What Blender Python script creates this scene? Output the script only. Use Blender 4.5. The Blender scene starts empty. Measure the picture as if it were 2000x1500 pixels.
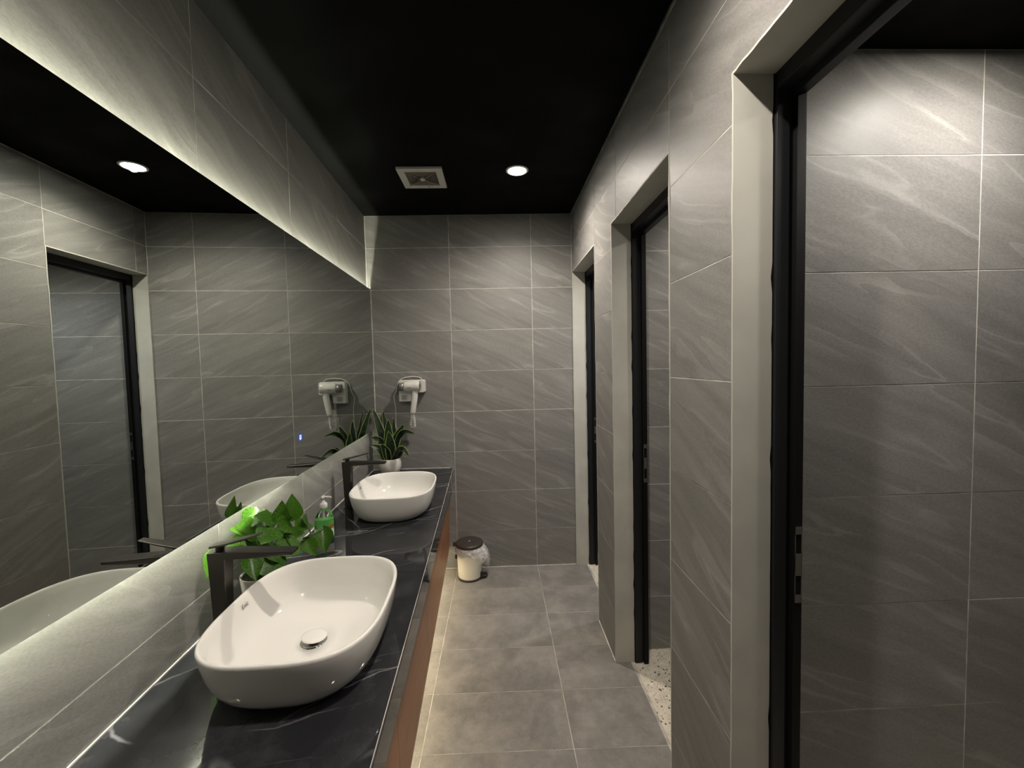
import bpy, bmesh, math, random
from mathutils import Matrix, Vector, noise
R = random.Random(7)
SC = bpy.context.scene
COL = SC.collection

# ------------------------------------------------------------------ camera, world, exposure
CAM_H, FPX, PITCH, ROLL, YAW = 1.5383, 808.4, -0.0476, -0.0228, 0.0339
cd = bpy.data.cameras.new('camera'); cam = bpy.data.objects.new('camera', cd); COL.objects.link(cam)
cd.sensor_fit = 'HORIZONTAL'; cd.sensor_width = 36.0; cd.lens = FPX * 36.0 / 2000.0
cd.clip_start = 0.02; cd.clip_end = 50
fw = Vector((math.sin(YAW)*math.cos(PITCH), math.cos(YAW)*math.cos(PITCH), math.sin(PITCH)))
rt = Vector((math.cos(YAW), -math.sin(YAW), 0)); up = rt.cross(fw)
rt2 = rt*math.cos(ROLL) + up*math.sin(ROLL); up2 = up*math.cos(ROLL) - rt*math.sin(ROLL)
m = Matrix((rt2, up2, -fw)).transposed().to_4x4(); m.translation = (0, 0, CAM_H)
cam.matrix_world = m
SC.camera = cam
w = bpy.data.worlds.new('world'); SC.world = w; w.use_nodes = True
w.node_tree.nodes['Background'].inputs[0].default_value = (0.5, 0.55, 0.6, 1)
w.node_tree.nodes['Background'].inputs[1].default_value = 0.0
SC.view_settings.view_transform = 'Standard'; SC.view_settings.look = 'None'
SC.view_settings.gamma = 1.0; SC.view_settings.use_curve_mapping = False
SC.view_settings.exposure = 0.45

DOWN_W = 90.0        # corridor downlights
STALL_W = 28.0       # stall downlights
LED_STRENGTH = 290.0  # strips behind the mirror
KICK_STRENGTH = 26.0 # strip under the vanity
DOWN_COL = (1.0, 0.90, 0.79)
STALL_COL = (1.0, 0.93, 0.87)

# ------------------------------------------------------------------ layout (metres)
ZC = 2.637                     # ceiling
YB, AB = 3.0864, -0.0071       # back wall: y at x = 0, angle
AL = 0.038                     # left wall angle
L0 = Vector((-0.9419, 3.0931, 0))
XR = 0.5665                    # right wall tile face
AR = 0.0019
CT = 0.7725                    # counter top
ZROW = [0.2892 + .302*i for i in range(8)]
P3, P2A, P2B, P1, P0 = 2.382, 2.034, 1.354, 0.991, 0.311   # door opening edges (y)
LINT = 2.212
XJ = 0.665                     # inner end of the plaster reveal
ZST = 2.338                    # stall ceiling
YEND = -1.3
XSB = 2.25
MB_, MT_ = 1.0834, 2.1097      # mirror bottom, top
MX = 0.0271                    # mirror face stands this far off the tiles

LF = Matrix.Translation(L0) @ Matrix.Rotation(AL, 4, 'Z')      # left wall frame: x out, y away, z up

# ------------------------------------------------------------------ helpers
def link(o, parent=None, mw=None):
    COL.objects.link(o)
    if parent is not None: o.parent = parent
    if mw is not None:
        if parent is None: o.matrix_world = mw
        else: o.matrix_basis = mw
    return o
def tag(o, label=None, cat=None, group=None, kind=None):
    if label: o['label'] = label
    if cat: o['category'] = cat
    if group: o['group'] = group
    if kind: o['kind'] = kind
    return o
def empty(name, mw): 
    o = bpy.data.objects.new(name, None); o.empty_display_size = .05
    return link(o, None, mw)
class MB:
    def __init__(s): s.v = []; s.f = []
    def add(s, vs, fs):
        k = len(s.v); s.v += [tuple(v) for v in vs]; s.f += [tuple(i+k for i in f) for f in fs]; return s
    def box(s, x0, x1, y0, y1, z0, z1):
        return s.add([(x0,y0,z0),(x1,y0,z0),(x1,y1,z0),(x0,y1,z0),(x0,y0,z1),(x1,y0,z1),(x1,y1,z1),(x0,y1,z1)],
                     [(0,3,2,1),(4,5,6,7),(0,1,5,4),(1,2,6,5),(2,3,7,6),(3,0,4,7)])
    def rings(s, rings, cap0=True, cap1=True, closed=True):
        n = len(rings[0]); vs = [v for r in rings for v in r]; fs = []
        for i in range(len(rings)-1):
            for j in range(n if closed else n-1):
                a, b = i*n+j, i*n+(j+1) % n
                fs.append((a, b, b+n, a+n))
        if cap0: fs.append(tuple(range(n-1, -1, -1)))
        if cap1: fs.append(tuple((len(rings)-1)*n+j for j in range(n)))
        return s.add(vs, fs)
    def lathe(s, prof, seg=32, c=(0,0,0), cap0=True, cap1=True, sx=1, sy=1):
        return s.rings([[(c[0]+r*sx*math.cos(2*math.pi*j/seg), c[1]+r*sy*math.sin(2*math.pi*j/seg), c[2]+z) for j in range(seg)] for r, z in prof], cap0, cap1)
    def tube(s, pts, r, seg=8):
        pts = [Vector(p) for p in pts]; rr = []
        t0 = (pts[1]-pts[0]).normalized()
        n = t0.orthogonal().normalized()
        for i, p in enumerate(pts):
            t = (pts[min(i+1, len(pts)-1)]-pts[max(i-1, 0)]).normalized()
            n = (n - t*n.dot(t)).normalized(); b = t.cross(n)
            rad = r[i] if isinstance(r, (list, tuple)) else r
            rr.append([p + (n*math.cos(2*math.pi*j/seg)+b*math.sin(2*math.pi*j/seg))*rad for j in range(seg)])
        return s.rings(rr)
    def xf(s, M):
        s.v = [tuple(M @ Vector(v)) for v in s.v]; return s
    def build(s, name, mat, parent=None, mw=None, smooth=False, bevel=0, sub=0):
        me = bpy.data.meshes.new(name); me.from_pydata(s.v, [], s.f)
        bm = bmesh.new(); bm.from_mesh(me); bmesh.ops.recalc_face_normals(bm, faces=bm.faces); bm.to_mesh(me); bm.free()
        me.materials.append(mat)
        if smooth: me.shade_smooth() if hasattr(me, 'shade_smooth') else None
        o = link(bpy.data.objects.new(name, me), parent, mw)
        if bevel:
            b = o.modifiers.new('bevel', 'BEVEL'); b.width = bevel; b.segments = 3; b.limit_method = 'ANGLE'; b.angle_limit = math.radians(35)
            me.shade_smooth(); 
            w_ = o.modifiers.new('wn', 'WEIGHTED_NORMAL'); w_.keep_sharp = False
        if sub:
            d = o.modifiers.new('sub', 'SUBSURF'); d.levels = sub; d.render_levels = sub
        return o
def sbox(x0, x1, y0, y1, z0, z1, skew):
    b = MB().box(x0, x1, y0, y1, z0, z1)
    if skew: b.v = [(x, y-(x*.0455+.0005) if abs(y-y1) < 1e-9 else y, z) for x, y, z in b.v]
    return b
def T(x, y, z): return Matrix.Translation((x, y, z))
def sell(a, b, z, n=3.0, seg=64):
    out = []
    for j in range(seg):
        t = 2*math.pi*j/seg; c, s_ = math.cos(t), math.sin(t)
        out.append((a*abs(c)**(2/n)*(1 if c >= 0 else -1), b*abs(s_)**(2/n)*(1 if s_ >= 0 else -1), z))
    return out
def catmull(pts, n=6):
    P = [Vector(p) for p in pts]; out = []
    for i in range(len(P)-1):
        a, b, c, d = P[max(i-1, 0)], P[i], P[i+1], P[min(i+2, len(P)-1)]
        for k in range(n):
            t = k/n
            out.append(.5*((2*b)+(c-a)*t+(2*a-5*b+4*c-d)*t*t+(3*b-a-3*c+d)*t**3))
    out.append(P[-1]); return out

# ------------------------------------------------------------------ materials
def principled(name, col, rough=.5, metal=0, spec=.5, coat=0, trans=0, ior=1.45):
    m = bpy.data.materials.new(name); m.use_nodes = True
    b = m.node_tree.nodes['Principled BSDF']
    b.inputs['Base Color'].default_value = (*col, 1); b.inputs['Roughness'].default_value = rough
    b.inputs['Metallic'].default_value = metal; b.inputs['Specular IOR Level'].default_value = spec
    b.inputs['Coat Weight'].default_value = coat; b.inputs['Transmission Weight'].default_value = trans
    b.inputs['IOR'].default_value = ior
    return m
class NG:
    """small node-graph writer"""
    def __init__(s, m): s.t = m.node_tree; s.b = s.t.nodes['Principled BSDF']
    def n(s, typ, **kw):
        nd = s.t.nodes.new(typ)
        for k, v in kw.items():
            if hasattr(nd, k) and not k.startswith('i_'): setattr(nd, k, v)
        return nd
    def l(s, a, b): s.t.links.new(a, b)
    def val(s, sock, v):
        if hasattr(v, 'is_linked') or hasattr(v, 'links'): s.l(v, sock)
        else: sock.default_value = v
    def math(s, op, a, b=0.0, c=None, clamp=False):
        nd = s.t.nodes.new('ShaderNodeMath'); nd.operation = op; nd.use_clamp = clamp
        s.val(nd.inputs[0], a); s.val(nd.inputs[1], b)
        if c is not None: s.val(nd.inputs[2], c)
        return nd.outputs[0]
    def mr(s, v, a, b, c, d, smooth=True):
        nd = s.t.nodes.new('ShaderNodeMapRange'); nd.interpolation_type = 'SMOOTHSTEP' if smooth else 'LINEAR'
        s.val(nd.inputs[0], v)
        for i, q in enumerate((a, b, c, d)): nd.inputs[i+1].default_value = q
        return nd.outputs[0]
    def noise(s, vec, scale, detail=3, rough=.5, dist=0):
        nd = s.t.nodes.new('ShaderNodeTexNoise'); nd.inputs['Scale'].default_value = scale; nd.inputs['Detail'].default_value = detail
        nd.inputs['Roughness'].default_value = rough; nd.inputs['Distortion'].default_value = dist
        if vec is not None: s.l(vec, nd.inputs['Vector'])
        return nd.outputs['Fac']
    def comb(s, x, y, z):
        nd = s.t.nodes.new('ShaderNodeCombineXYZ')
        for i, q in enumerate((x, y, z)): s.val(nd.inputs[i], q)
        return nd.outputs[0]
    def sep(s, v):
        nd = s.t.nodes.new('ShaderNodeSeparateXYZ'); s.l(v, nd.inputs[0]); return nd.outputs
    def mix(s, f, a, b):
        nd = s.t.nodes.new('ShaderNodeMix'); nd.data_type = 'RGBA'
        s.val(nd.inputs[0], f)
        for k, q in ((6, a), (7, b)):
            if isinstance(q, tuple): nd.inputs[k].default_value = (*q, 1)
            else: s.l(q, nd.inputs[k])
        return nd.outputs[2]
    def ramp(s, f, stops):
        nd = s.t.nodes.new('ShaderNodeValToRGB'); e = nd.color_ramp.elements
        while len(e) < len(stops): e.new(.5)
        for i, (p, c) in enumerate(stops): e[i].position = p; e[i].color = (*c, 1)
        s.l(f, nd.inputs[0]); return nd.outputs[0]
    def bump(s, h, strength=.2, dist=.002):
        nd = s.t.nodes.new('ShaderNodeBump'); nd.inputs['Strength'].default_value = strength; nd.inputs['Distance'].default_value = dist
        s.l(h, nd.inputs['Height']); s.l(nd.outputs[0], s.b.inputs['Normal'])

def mat_wall_tile():
    m = principled('slate_wall_tile', (.2, .19, .18), .42, spec=.42); g = NG(m)
    co = g.t.nodes.new('ShaderNodeTexCoord').outputs['Object']; x, y, z = g.sep(co)
    rnd = g.t.nodes.new('ShaderNodeObjectInfo').outputs['Random']
    r10 = g.math('MULTIPLY', rnd, 37.0)
    a = math.radians(24)
    s_ = g.math('SUBTRACT', g.math('MULTIPLY', x, math.cos(a)), g.math('MULTIPLY', z, math.sin(a)))
    c = g.math('ADD', g.math('MULTIPLY', x, math.sin(a)), g.math('MULTIPLY', z, math.cos(a)))
    wv = g.noise(g.comb(g.math('MULTIPLY', s_, 1.0), g.math('MULTIPLY', c, 1.6), r10), 3.0, 4, .5)
    c2 = g.math('ADD', c, g.math('MULTIPLY', g.math('SUBTRACT', wv, .5), .075))
    bands = g.noise(g.comb(g.math('MULTIPLY', s_, .7), g.math('MULTIPLY', c2, 9), r10), 1.0, 3, .5)
    strata = g.noise(g.comb(g.math('MULTIPLY', s_, 1.4), g.math('MULTIPLY', c2, 30), r10), 1.0, 4, .6)
    vn = g.noise(g.comb(g.math('MULTIPLY', s_, .9), g.math('MULTIPLY', c2, 7), g.math('ADD', r10, 9.3)), 1.0, 2, .5)
    ridge = g.math('ABSOLUTE', g.math('SUBTRACT', vn, .5))
    vein = g.mr(ridge, 0.0, .012, 1.0, 0.0)
    gate = g.mr(g.noise(g.comb(s_, g.math('MULTIPLY', c2, 2), r10), 3.0, 2), .42, .62, 0.0, 1.0)
    vein = g.math('MULTIPLY', vein, gate)
    halo = g.math('MULTIPLY', g.mr(ridge, 0.0, .06, 1.0, 0.0), gate)
    # one-sided step along a fold, as in pressed slate
    fine = g.noise(g.comb(g.math('MULTIPLY', s_, .55), g.math('MULTIPLY', c, 1.3), r10), 190, 3, .7)
    v = g.math('ADD', g.mr(bands, .32, .68, -.016, .016), g.mr(strata, .25, .75, -.018, .018))
    v = g.math('ADD', v, g.math('MULTIPLY', vein, .060)); v = g.math('ADD', v, g.math('MULTIPLY', halo, .020))
    v = g.math('ADD', v, g.mr(fine, .3, .7, -.024, .024)); v = g.math('ADD', v, g.mr(rnd, 0, 1, -.008, .008, False))
    sw = g.math('FRACT', g.math('MULTIPLY', vn, 6.5)); sw = g.math('POWER', g.math('SUBTRACT', 1.0, sw), 2.5)
    g2 = g.mr(g.noise(g.comb(s_, g.math('MULTIPLY', c2, 3), g.math('ADD', r10, 4.0)), 3.5, 2), .45, .62, 0.0, 1.0)
    v = g.math('ADD', v, g.math('MULTIPLY', g.math('MULTIPLY', sw, g2), .050))
    v = g.math('ADD', v, .198, clamp=True)
    colr = g.comb(v, g.math('MULTIPLY', v, .975), g.math('MULTIPLY', v, .925))
    g.l(colr, g.b.inputs['Base Color'])
    g.l(g.mr(fine, .2, .8, .42, .54), g.b.inputs['Roughness'])
    g.bump(g.math('ADD', g.math('MULTIPLY', strata, .6), fine), .12, .0012)
    return m
def mat_floor_tile():
    m = principled('concrete_floor_tile', (.3, .28, .25), .48, spec=.4); g = NG(m)
    co = g.t.nodes.new('ShaderNodeTexCoord').outputs['Object']; x, y, z = g.sep(co)
    rnd = g.t.nodes.new('ShaderNodeObjectInfo').outputs['Random']
    vec = g.comb(x, y, g.math('MULTIPLY', rnd, 23.0))
    a = g.noise(vec, 5.0, 5, .6, .4); b = g.noise(vec, 26, 4, .65); f = g.noise(vec, 180, 2, .6)
    v = g.math('ADD', g.mr(a, .3, .7, -.04, .04), g.mr(b, .3, .7, -.018, .018))
    v = g.math('ADD', v, g.mr(f, .3, .7, -.012, .012)); v = g.math('ADD', v, .195)
    g.l(g.comb(v, g.math('MULTIPLY', v, .94), g.math('MULTIPLY', v, .855)), g.b.inputs['Base Color'])
    g.l(g.mr(b, .3, .7, .38, .55), g.b.inputs['Roughness'])
    g.bump(f, .08, .001)
    return m
def mat_grout(name, col):
    m = principled(name, col, .85, spec=.2); g = NG(m)
    co = g.t.nodes.new('ShaderNodeTexCoord').outputs['Object']
    a = g.noise(co, 9, 4, .6)
    g.l(g.mix(g.mr(a, .35, .65, 0, 1), tuple(c*.6 for c in col), col), g.b.inputs['Base Color']); return m
def mat_marble():
    m = principled('black_marble', (.02, .02, .022), .1, spec=.5); g = NG(m)
    co = g.t.nodes.new('ShaderNodeTexCoord').outputs['Object']; x, y, z = g.sep(co)
    rnd = g.t.nodes.new('ShaderNodeObjectInfo').outputs['Random']
    base = g.comb(x, y, g.math('ADD', z, g.math('MULTIPLY', rnd, 5)))
    wn = g.t.nodes.new('ShaderNodeTexNoise'); g.l(base, wn.inputs['Vector']); wn.inputs['Scale'].default_value = 4.5; wn.inputs['Detail'].default_value = 5
    sub = g.t.nodes.new('ShaderNodeVectorMath'); sub.operation = 'SUBTRACT'; g.l(wn.outputs['Color'], sub.inputs[0]); sub.inputs[1].default_value = (.5, .5, .5)
    sc = g.t.nodes.new('ShaderNodeVectorMath'); sc.operation = 'SCALE'; g.l(sub.outputs[0], sc.inputs[0]); sc.inputs['Scale'].default_value = .10
    ad = g.t.nodes.new('ShaderNodeVectorMath'); ad.operation = 'ADD'; g.l(base, ad.inputs[0]); g.l(sc.outputs[0], ad.inputs[1])
    def veins(ang, sl, sp, off, wdt):
        px, py, pz = g.sep(ad.outputs[0]); ca, sa = math.cos(ang), math.sin(ang)
        al = g.math('ADD', g.math('MULTIPLY', px, ca), g.math('MULTIPLY', py, sa)); pe = g.math('SUBTRACT', g.math('MULTIPLY', py, ca), g.math('MULTIPLY', px, sa))
        n_ = g.noise(g.comb(g.math('MULTIPLY', al, sl), g.math('MULTIPLY', pe, sp), g.math('ADD', pz, off)), 1.0, 2, .45)
        return g.mr(g.math('ABSOLUTE', g.math('SUBTRACT', n_, .5)), 0.0, wdt, 1.0, 0.0)
    gate = g.mr(g.noise(base, 2.2, 2), .44, .60, 0, 1)
    v1 = g.math('MULTIPLY', veins(.55, .8, 3.2, 3.7, .011), g.math('MULTIPLY', gate, .8))
    v2 = g.math('MULTIPLY', veins(-.9, .9, 3.6, 11.2, .007), g.mr(g.noise(base, 3, 2), .5, .66, 0, .7))
    v2 = g.math('ADD', v2, g.math('MULTIPLY', veins(.25, 1.2, 8.0, 17.0, .012), g.mr(g.noise(base, 4, 2), .5, .66, 0, .35)))
    cl = g.mr(g.noise(base, 7, 6, .7), .42, .75, 0, .10)
    f = g.math('ADD', g.math('ADD', v1, v2), cl, clamp=True)
    g.l(g.mix(f, (.014, .0145, .017), (.20, .20, .215)), g.b.inputs['Base Color'])
    g.l(g.mr(g.noise(base, 30, 3), .3, .7, .035, .07), g.b.inputs['Roughness']); return m
def mat_wood():
    m = principled('walnut_veneer', (.16, .07, .035), .38, spec=.4); g = NG(m)
    co = g.t.nodes.new('ShaderNodeTexCoord').outputs['Object']; x, y, z = g.sep(co)
    rnd = g.t.nodes.new('ShaderNodeObjectInfo').outputs['Random']
    v = g.comb(g.math('MULTIPLY', y, 3.0), g.math('MULTIPLY', z, 60), g.math('MULTIPLY', rnd, 9))
    a = g.noise(v, 1, 4, .6, .3); b = g.noise(v, 4, 3, .6)
    f = g.math('ADD', g.math('MULTIPLY', a, .7), g.math('MULTIPLY', b, .3))
    g.l(g.ramp(f, [(.25, (.19, .074, .030)), (.55, (.31, .128, .055)), (.8, (.40, .18, .082))]), g.b.inputs['Base Color'])
    g.bump(b, .05, .0006); return m
def mat_terrazzo():
    m = principled('cream_terrazzo', (.6, .55, .45), .35); g = NG(m)
    co = g.t.nodes.new('ShaderNodeTexCoord').outputs['Object']
    w1 = g.t.nodes.new('ShaderNodeTexNoise'); g.l(co, w1.inputs['Vector']); w1.inputs['Scale'].default_value = 60
    mixv = g.t.nodes.new('ShaderNodeMix'); mixv.data_type = 'VECTOR'; mixv.inputs[0].default_value = .012; g.l(co, mixv.inputs[4]); g.l(w1.outputs['Color'], mixv.inputs[5])
    def chips(scale, keep, lo, hi):
        vo = g.t.nodes.new('ShaderNodeTexVoronoi'); vo.inputs['Scale'].default_value = scale; g.l(mixv.outputs[1], vo.inputs['Vector'])
        r = g.sep(vo.outputs['Color'])
        return g.math('MULTIPLY', g.mr(vo.outputs['Distance'], lo, hi, 1, 0), g.math('GREATER_THAN', r[0], keep)), r[1]
    c1, q1 = chips(62, .72, .26, .34); c2, q2 = chips(120, .62, .24, .36); c3, q3 = chips(40, .8, .3, .36)
    base = g.mix(g.mr(g.noise(co, 20, 4), .3, .7, 0, 1), (.50, .46, .38), (.62, .57, .48))
    colr = g.mix(c3, base, (.66, .62, .55)); colr = g.mix(c2, colr, g.ramp(q2, [(0, (.03, .025, .02)), (.6, (.12, .06, .04)), (1, (.35, .2, .1))]))
    colr = g.mix(c1, colr, g.ramp(q1, [(0, (.015, .015, .015)), (.7, (.05, .035, .03)), (1, (.3, .17, .09))]))
    g.l(colr, g.b.inputs['Base Color']); return m
def mat_black_paint():
    m = principled('black_ceiling_paint', (.0042, .0042, .0042), .7, spec=.04); g = NG(m)
    co = g.t.nodes.new('ShaderNodeTexCoord').outputs['Object']
    g.l(g.mr(g.noise(co, 3, 4), .3, .7, .5, .7), g.b.inputs['Roughness']); g.bump(g.noise(co, 120, 3), .1, .001); return m
def mat_plaster():
    m = principled('white_plaster', (.44, .43, .39), .7, spec=.3); g = NG(m)
    co = g.t.nodes.new('ShaderNodeTexCoord').outputs['Object']
    g.l(g.mix(g.mr(g.noise(co, 6, 4), .3, .7, 0, 1), (.42, .415, .375), (.48, .475, .43)), g.b.inputs['Base Color'])
    g.bump(g.noise(co, 25, 4), .15, .002); return m
def mat_leaf(name, dark, light, trans=.35):
    m = principled(name, dark, .35, spec=.45); g = NG(m)
    co = g.t.nodes.new('ShaderNodeTexCoord').outputs['Object']; rnd = g.t.nodes.new('ShaderNodeObjectInfo').outputs['Random']
    x, y, z = g.sep(co)
    n = g.noise(g.comb(x, y, g.math('MULTIPLY', rnd, 11)), 28, 3)
    c = g.mix(g.mr(n, .3, .75, 0, 1), dark, light)
    c = g.mix(g.mr(rnd, .3, 1, 0, .45), c, light)
    g.l(c, g.b.inputs['Base Color'])
    tr = g.t.nodes.new('ShaderNodeBsdfTranslucent'); g.l(c, tr.inputs[0])
    mx = g.t.nodes.new('ShaderNodeMixShader'); mx.inputs[0].default_value = trans
    out = [n_ for n_ in g.t.nodes if n_.type == 'OUTPUT_MATERIAL'][0]
    g.l(g.b.outputs[0], mx.inputs[1]); g.l(tr.outputs[0], mx.inputs[2]); g.l(mx.outputs[0], out.inputs[0]); return m
def mat_blade():
    m = principled('snake_leaf', (.02, .05, .02), .38); g = NG(m)
    uv = g.t.nodes.new('ShaderNodeUVMap'); u, v, _ = g.sep(uv.outputs[0])
    co = g.t.nodes.new('ShaderNodeTexCoord').outputs['Object']
    d = g.math('ABSOLUTE', g.math('SUBTRACT', u, .5))
    edge = g.mr(d, .40, .455, 0, 1)
    n = g.noise(g.comb(g.math('MULTIPLY', u, .5), g.math('MULTIPLY', v, 9), 0.0), 2.2, 3, .6, .5)
    mid = g.mix(g.mr(n, .4, .6, 0, 1), (.004, .010, .005), (.014, .032, .014))
    g.l(g.mix(edge, mid, (.21, .26, .07)), g.b.inputs['Base Color']); return m
def emit(name, col, strength):
    m = bpy.data.materials.new(name); m.use_nodes = True; t = m.node_tree; t.nodes.clear()
    e = t.nodes.new('ShaderNodeEmission'); e.inputs[0].default_value = (*col, 1); e.inputs[1].default_value = strength
    o = t.nodes.new('ShaderNodeOutputMaterial'); t.links.new(e.outputs[0], o.inputs[0]); return m
def mat_film():
    m = principled('clear_film', (.8, .8, .8), .25); g = NG(m)
    co = g.t.nodes.new('ShaderNodeTexCoord').outputs['Object']
    tb = g.t.nodes.new('ShaderNodeBsdfTransparent')
    mx = g.t.nodes.new('ShaderNodeMixShader'); out = [n_ for n_ in g.t.nodes if n_.type == 'OUTPUT_MATERIAL'][0]
    g.l(g.mr(g.noise(co, 38, 4, .7, .8), .36, .66, .14, .70), mx.inputs[0])
    g.l(tb.outputs[0], mx.inputs[1]); g.l(g.b.outputs[0], mx.inputs[2]); g.l(mx.outputs[0], out.inputs[0]); return m

M = dict(
    tile=mat_wall_tile(), ftile=mat_floor_tile(), grout=mat_grout('pale_grout', (.68, .66, .60)), fgrout=mat_grout('floor_grout', (.52, .49, .42)),
    marble=mat_marble(), wood=mat_wood(), terrazzo=mat_terrazzo(), black=mat_black_paint(), plaster=mat_plaster(),
    pothos=mat_leaf('pothos_leaf', (.014, .055, .007), (.10, .25, .02), .45), stem=principled('green_stem', (.06, .16, .03), .5),
    blade=mat_blade(), ceramic=principled('white_ceramic', (.70, .685, .65), .03, spec=.55, coat=.3), chrome=principled('chrome', (.85, .85, .84), .06, metal=1),
    gun=principled('gunmetal_brush', (.085, .078, .072), .32, metal=1), mirror=principled('mirror_silver', (.60, .64, .60), 0.0, metal=1),
    frame=principled('black_aluminium', (.012, .013, .015), .42, spec=.3), caulk=principled('black_caulk', (.004, .004, .004), .6, spec=.2),
    white_plastic=principled('white_plastic', (.62, .61, .575), .3), grey_plastic=principled('grey_nozzle', (.22, .21, .20), .28, metal=.4),
    dark_plastic=principled('dark_plastic', (.02, .018, .016), .4), brown_plastic=principled('brown_lid', (.042, .032, .028), .42),
    cream=principled('cream_bin', (.80, .77, .68), .35), pot=principled('white_pot', (.62, .585, .54), .25), soil=principled('soil', (.02, .014, .01), .9),
    fan=principled('fan_plastic', (.60, .59, .55), .45), fan_in=principled('fan_brown_plastic', (.25, .22, .18), .6),
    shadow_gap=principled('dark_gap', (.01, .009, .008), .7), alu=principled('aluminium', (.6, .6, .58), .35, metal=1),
    steel=principled('strike_steel', (.30, .29, .26), .35, metal=1), ink=principled('grey_ink', (.12, .11, .10), .5), print_=principled('faint_print', (.22, .215, .205), .5),
    film=mat_film(), led=emit('led_strip', (1.0, 1.0, .80), LED_STRENGTH), led_dim=emit('led_strip_dim', (1.0, 1.0, .80), LED_STRENGTH*.2), kick=emit('warm_led_strip', (1.0, .82, .52), KICK_STRENGTH),
    lamp=emit('lamp_disc', (1.0, .93, .82), 110.0), gauge=emit('blue_display', (.05, .10, .42), .6), digit=emit('display_digit', (.75, .85, 1.0), .9),
    bottle=principled('clear_bottle', (.93, .97, .93), .03, trans=1, ior=1.33), soap=principled('green_soap', (.10, .42, .07), .25),
    label_green=principled('label_green', (.10, .36, .08), .4), label_red=principled('label_red', (.42, .06, .04), .4), label_white=principled('label_white', (.72, .75, .66), .4),
    label_leaf=principled('label_leaf', (.015, .10, .02), .4))

# ------------------------------------------------------------------ tiled walls
_cache = {}
def cells_mesh(rect, holes, depth, mat):
    """prism over rect minus holes; x right, z up, front at y = 0, back at y = depth"""
    x0, x1, z0, z1 = rect
    xs = sorted({x0, x1} | {min(max(h[i], x0), x1) for h in holes for i in (0, 1)})
    zs = sorted({z0, z1} | {min(max(h[i], z0), z1) for h in holes for i in (2, 3)})
    solid = {}
    for i in range(len(xs)-1):
        for k in range(len(zs)-1):
            cx, cz = (xs[i]+xs[i+1])/2, (zs[k]+zs[k+1])/2
            solid[i, k] = not any(h[0] < cx < h[1] and h[2] < cz < h[3] for h in holes)
    if not any(solid.values()): return None
    b = MB()
    for (i, k), s in solid.items():
        if not s: continue
        a, c, d, e = xs[i], xs[i+1], zs[k], zs[k+1]
        b.add([(a,0,d),(c,0,d),(c,0,e),(a,0,e)], [(0,1,2,3)])
        if not solid.get((i-1, k)): b.add([(a,0,d),(a,0,e),(a,depth,e),(a,depth,d)], [(0,1,2,3)])
        if not solid.get((i+1, k)): b.add([(c,0,d),(c,depth,d),(c,depth,e),(c,0,e)], [(0,1,2,3)])
        if not solid.get((i, k-1)): b.add([(a,0,d),(a,depth,d),(c,depth,d),(c,0,d)], [(0,1,2,3)])
        if not solid.get((i, k+1)): b.add([(a,0,e),(c,0,e),(c,depth,e),(a,depth,e)], [(0,1,2,3)])
    return b
def tile_wall(parent, frame, xs, zs, holes=(), gap=.0018, mat=None, skip=None):
    """one object per tile; frame maps (x right, y into wall, z up) to the parent's space"""
    mat = mat or M['tile']
    for i in range(len(xs)-1):
        for k in range(len(zs)-1):
            x0, x1, z0, z1 = xs[i], xs[i+1], zs[k], zs[k+1]
            if skip and skip(x0, x1, z0, z1): continue
            if x1-x0 < .006 or z1-z0 < .006: continue
            cx, cz = (x0+x1)/2, (z0+z1)/2
            rect = (x0+gap-cx, x1-gap-cx, z0+gap-cz, z1-gap-cz)
            hs = [(h[0]-cx, h[1]-cx, h[2]-cz, h[3]-cz) for h in holes if h[0] < x1 and h[1] > x0 and h[2] < z1 and h[3] > z0]
            key = None if hs else tuple(round(q, 4) for q in rect)
            if key and key in _cache: me = _cache[key]
            else:
                b = cells_mesh(rect, hs, .008, mat)
                if b is None: continue
                me = bpy.data.meshes.new('tile'); me.from_pydata(b.v, [], b.f)
                bm = bmesh.new(); bm.from_mesh(me); bmesh.ops.remove_doubles(bm, verts=bm.verts, dist=1e-5)
                bmesh.ops.recalc_face_normals(bm, faces=bm.faces); bm.to_mesh(me); bm.free(); me.materials.append(mat)
                if key: _cache[key] = me
            o = bpy.data.objects.new('tile', me)
            link(o, parent, frame @ T(cx, R.uniform(-.0003, .0003), cz))
def wall(name, label, b, mat=None, mw=None):
    o = b.build(name, mat or M['grout'], None, mw)
    return tag(o, label, 'wall', kind='structure')
GD = .0008   # joints lie this far behind the tile faces

# back wall: frame origin at its left corner
fb = Matrix.Translation((L0.x, L0.y, 0)) @ Matrix.Rotation(AB, 4, 'Z')
WB = 1.52
wb = wall('wall_back', 'grey slate tiled wall at the far end of the corridor', MB().box(-.12, WB-.0085, GD, .12, -.02, ZC+.03), mw=fb)
xa = -0.3357 - L0.x
tile_wall(wb, Matrix.Identity(4), [0.0, xa-.0, xa+.602, WB-.008], [0.0]+ZROW+[ZC])

# left wall: frame x right = away from the camera
WLEN = 4.45
fl = Matrix.Translation(L0) @ Matrix.Rotation(AL+math.pi/2, 4, 'Z')
wl = wall('wall_left', 'grey slate tiled wall behind the long mirror', MB().box(-WLEN, .0, GD, .12, -.02, ZC+.03), mw=fl)
tile_wall(wl, Matrix.Identity(4), [-WLEN+i*0.0 for i in range(1)] + [-4.214, -3.612, -3.010, -2.408, -1.806, -1.204, -.602, 0.0], [0.0]+ZROW+[ZC],
          skip=lambda x0, x1, z0, z1: z1 < .60 and x0 > -3.1)

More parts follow.
